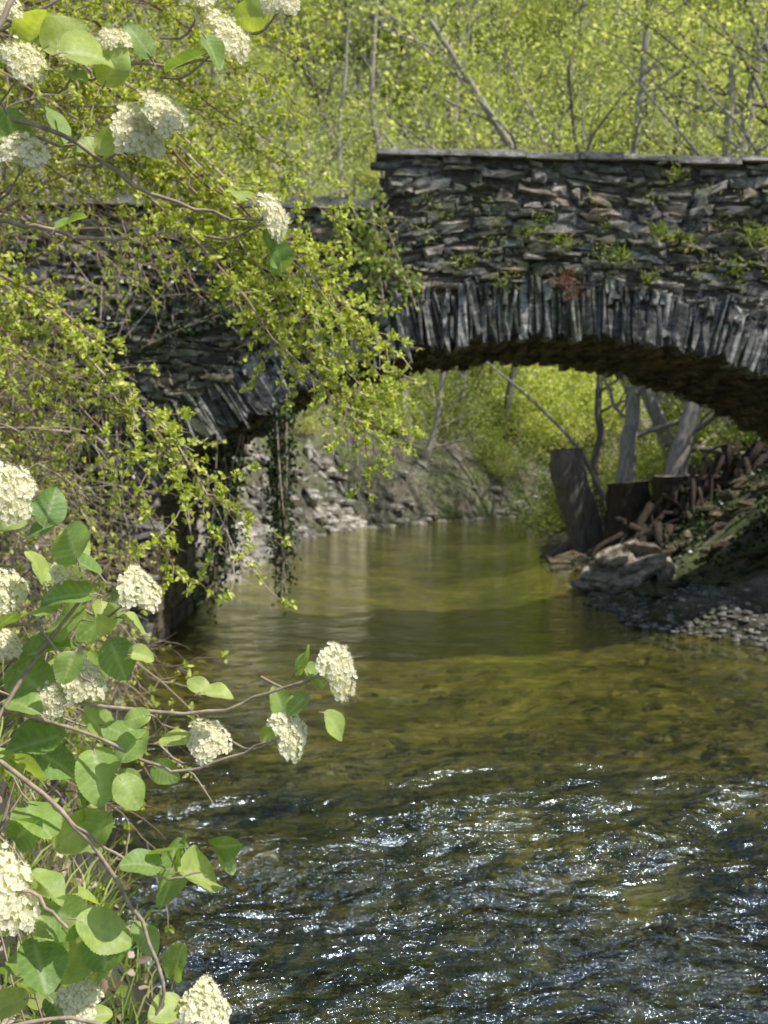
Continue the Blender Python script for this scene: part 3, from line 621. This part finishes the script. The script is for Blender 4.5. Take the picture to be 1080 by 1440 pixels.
# leaves: (mm right of x=-0.54 m, mm below z=2.65 m, length mm, direction deg)
LL=[(415,945,55,55),(430,940,60,-40),(432,975,50,200),(462,985,45,-35),(392,1015,50,100),(385,1035,45,230),(290,975,50,150),(292,965,45,-10),(270,1040,65,175),(225,1190,75,25),(240,1205,85,-65),(262,1215,85,-20),(250,1200,60,80),(290,1210,60,10),(235,1195,60,150),(300,1215,50,-40),
(130,780,80,85),(150,800,75,150),(140,830,85,190),(165,830,65,40),(140,850,70,-70),(150,870,80,215),(170,870,60,-25),(120,870,85,205),(95,850,60,170),(150,905,60,-60),(180,920,50,-20),(120,910,60,-110),
(110,1010,95,-60),(140,1030,70,-20),(180,1060,65,70),(180,1080,70,-30),(190,1090,60,215),(130,1060,80,-80),(80,1040,85,200),(40,920,95,15),(20,940,80,-40),(70,990,70,150),(200,1100,50,-10),
(80,1190,90,20),(60,1210,80,-40),(90,1250,95,-30),(130,1270,90,-20),(150,1290,85,-80),(120,1310,80,-120),(60,1310,80,-60),(170,1340,75,-70),(130,1350,60,-80),(40,1130,85,-20),(30,1060,90,-10),(30,1170,70,60),(20,1290,80,-20),(250,1360,60,60),(255,1400,60,190),(40,1400,80,200),(60,1420,80,-10),(10,1360,80,10),(150,1150,60,230),(100,1130,60,-50),(215,1000,40,200),
(60,1090,70,120),(20,1010,70,30),(10,880,70,40),(60,820,60,110),(90,960,60,-60),
(150,200,80,185),(170,190,60,200),(110,100,80,10),(120,120,75,150),(280,60,75,200),(300,80,60,-60),(355,290,60,140),(372,330,60,-80),(385,340,55,-70),(60,60,70,30),(40,130,80,-60),(20,40,70,70),(200,60,60,120),(10,160,70,-60),(150,120,60,60),(95,330,60,20),(370,5,60,200)]
for (lu,lv,s,a) in LL:
    vleaf((lu-540)/1000,2.65-lv/1000,s/1000*g.uniform(.7,1.0),a+g.normal()*10,1.54+g.normal()*.035)
for _ in range(95):
    y=g.uniform(1.62,2.1);zc=g.uniform(.75,1.95);lim=-.42 if zc>1.2 else -.36;vleaf(g.uniform(-.75,lim)*y/1.5,zc,g.uniform(.04,.07),g.uniform(0,360),y)
for _ in range(16):
    br([(-.95,1.8,g.uniform(.6,1.2)),(-.75,1.8,g.uniform(.9,1.6)),(g.uniform(-.6,-.45),g.uniform(1.7,2),g.uniform(.85,1.9))],.005,.002)
lo=LA.obj('viburnum_leaves',[M_vib],True,vib);at=lo.data.attributes.new('vein','FLOAT','POINT');at.data.foreach_set('value',np.concatenate(VE).astype(np.float32))
def corymb(seed,Rr=.037):
    g=np.random.default_rng(seed);B=Acc();pts=[];tries=0
    while tries<5000:
        tries+=1;r=Rr*math.sqrt(g.random());a=g.random()*6.283;rm=(1+.13*math.sin(3*a+seed)+.09*math.sin(5*a+2*seed));p=np.array([r*rm*math.cos(a),r*rm*math.sin(a)])
        if all((p[0]-q[0])**2+(p[1]-q[1])**2>.0044**2 for q in pts): pts.append(p)
    m=16
    V=[];
    for q in np.linspace(1,0.05,6):
        for k in range(m):
            a=k*2*math.pi/m;rm=(1+.13*math.sin(3*a+seed)+.09*math.sin(5*a+2*seed))*.95
            V.append((Rr*q*rm*math.cos(a),Rr*q*rm*math.sin(a),.018*math.sqrt(max(0,1-.85*q*q))-.005+g.normal()*.0012))
    B.add(V,[[r*m+k,r*m+(k+1)%m,(r+1)*m+(k+1)%m,(r+1)*m+k] for r in range(5) for k in range(m)],2)
    for p in pts:
        q=np.hypot(*p)/Rr;z=.018*math.sqrt(max(0,1-.8*min(q*q,1.2)))+g.normal()*.0026+.003*math.sin(p[0]*190+seed)*math.sin(p[1]*170);nn=nrm(np.array([p[0]*18,p[1]*18,1.])+.35*g.normal(size=3));c=np.array([p[0],p[1],z])
        t1=nrm(np.cross(nn,[.3,1,.2]));t2=np.cross(nn,t1);a=np.arange(5)*2*math.pi/5+g.random()*6
        D=np.cos(a)[:,None]*t1+np.sin(a)[:,None]*t2+nn*g.uniform(.1,.5);op=g.uniform(.8,1.25)
        B.add(*leaves(np.repeat(c[None],5,0)+D*.0003,D,np.repeat(nn[None],5,0),.0040*op,.0042*op,.15),0)
        D2=np.cos(a+.6)[:,None]*t1*.7+np.sin(a+.6)[:,None]*t2*.7+nn
        B.add(*leaves(np.repeat(c[None],5,0),D2,t1+0*D2,.0052,.0008,.1,4),0)
        B.add(*leaves(c+nrm(D2)*.0042,D2,t2+0*D2,.0016,.0016,.1,4),1)
    for k in range(7):
        a=k*.9+g.random()*.3;e=np.array([math.cos(a)*Rr*.6,math.sin(a)*Rr*.6,.006]);B.add(*tube(np.array([[0,0,-.03],e*.5+[0,0,-.008],e]),[.0016,.0012,.001],5),2)
    return B.obj('corymb_mesh',[M_petal,M_pollen,M_gstalk],True,link=False)
cm=[corymb(i) for i in range(5)]
FL=[(470,940,1.15,(.85,-.5,.35)),(405,1030,.95,(.7,-.6,.35)),(293,1042,.9,(.3,-.7,.65)),(112,960,1.05,(.5,-.6,.6)),(195,830,1.0,(.6,-.5,.6)),(15,695,1.3,(.5,-.65,.5)),(0,835,1.0,(.6,-.6,.45)),(100,802,.75,(.1,-.5,.9)),(20,1225,1.8,(.5,-.65,.5)),(290,1410,1.1,(.3,-.6,.7)),(115,1405,.85,(.2,-.6,.8)),
(318,62,1.15,(.7,-.45,.55)),(232,172,1.05,(.6,-.6,.55)),(188,190,1.2,(.6,-.65,.35)),(35,222,1.1,(.3,-.6,.7)),(32,95,1.15,(.5,-.6,.6)),(380,308,.95,(.85,-.45,.3)),(160,62,.8,(.2,-.6,.8)),(392,2,.8,(.2,-.8,.4)),(285,15,.8,(.1,-.6,.6)),(75,985,.8,(.1,-.7,.6)),(110,85,.8,(.1,-.6,.7)),(5,20,.9,(.3,-.6,.6)),(5,905,.8,(.5,-.6,.6))]
for idx,(lu,lv,s,nv3) in enumerate(FL):
    y=(1.53 if s<1.5 else 1.46)+g.normal()*.012;b=np.array([(lu-540)/1000,y,2.65-lv/1000]);q=Vector(nv3).normalized().to_track_quat('Z','Y')
    inst('flower_head',cm[idx%5],b,q.to_euler(),(s*.92*g.uniform(.8,1),s*.92,s*.92),vib);N3=np.array(nv3)/np.linalg.norm(nv3)
    A.add(*tube(cr([b-N3*.02*s,b-N3*.05*s-[.02,0,.01],b-N3*.05*s+[-.06,.03,.0]],6),[.0014,.0016,.002,.002,.002,.002],5))
A.obj('viburnum_stems',[M_stem],True,vib)

# ---------------------------------------------------------------- light & camera
sd=Vector((.50,-.24,.80)).normalized()
L=bpy.data.lights.new('sun','SUN');L.energy=5.0;L.angle=math.radians(.5);L.color=(1,.96,.88)
lo=bpy.data.objects.new('sun',L);S.collection.objects.link(lo);lo.rotation_euler=sd.to_track_quat('Z','Y').to_euler()
W=bpy.data.worlds.new('World');S.world=W;W.use_nodes=True;nt=W.node_tree;bg=nt.nodes['Background']
sk=nt.nodes.new('ShaderNodeTexSky');sk.sky_type='NISHITA';sk.sun_disc=False;sk.sun_elevation=math.asin(sd.z);sk.sun_rotation=math.atan2(sd.x,sd.y)
nt.links.new(sk.outputs[0],bg.inputs[0]);bg.inputs[1].default_value=.15
cam=bpy.data.cameras.new('camera');co=bpy.data.objects.new('camera',cam);S.collection.objects.link(co);S.camera=co
co.location=(0,0,2);co.rotation_euler=(math.pi/2,0,0);cam.sensor_fit='VERTICAL';cam.sensor_height=24;cam.lens=25.73;cam.shift_y=-.0486
cam.clip_end=1000;cam.clip_start=.05;cam.dof.use_dof=True;cam.dof.focus_distance=2.0;cam.dof.aperture_fstop=4.6
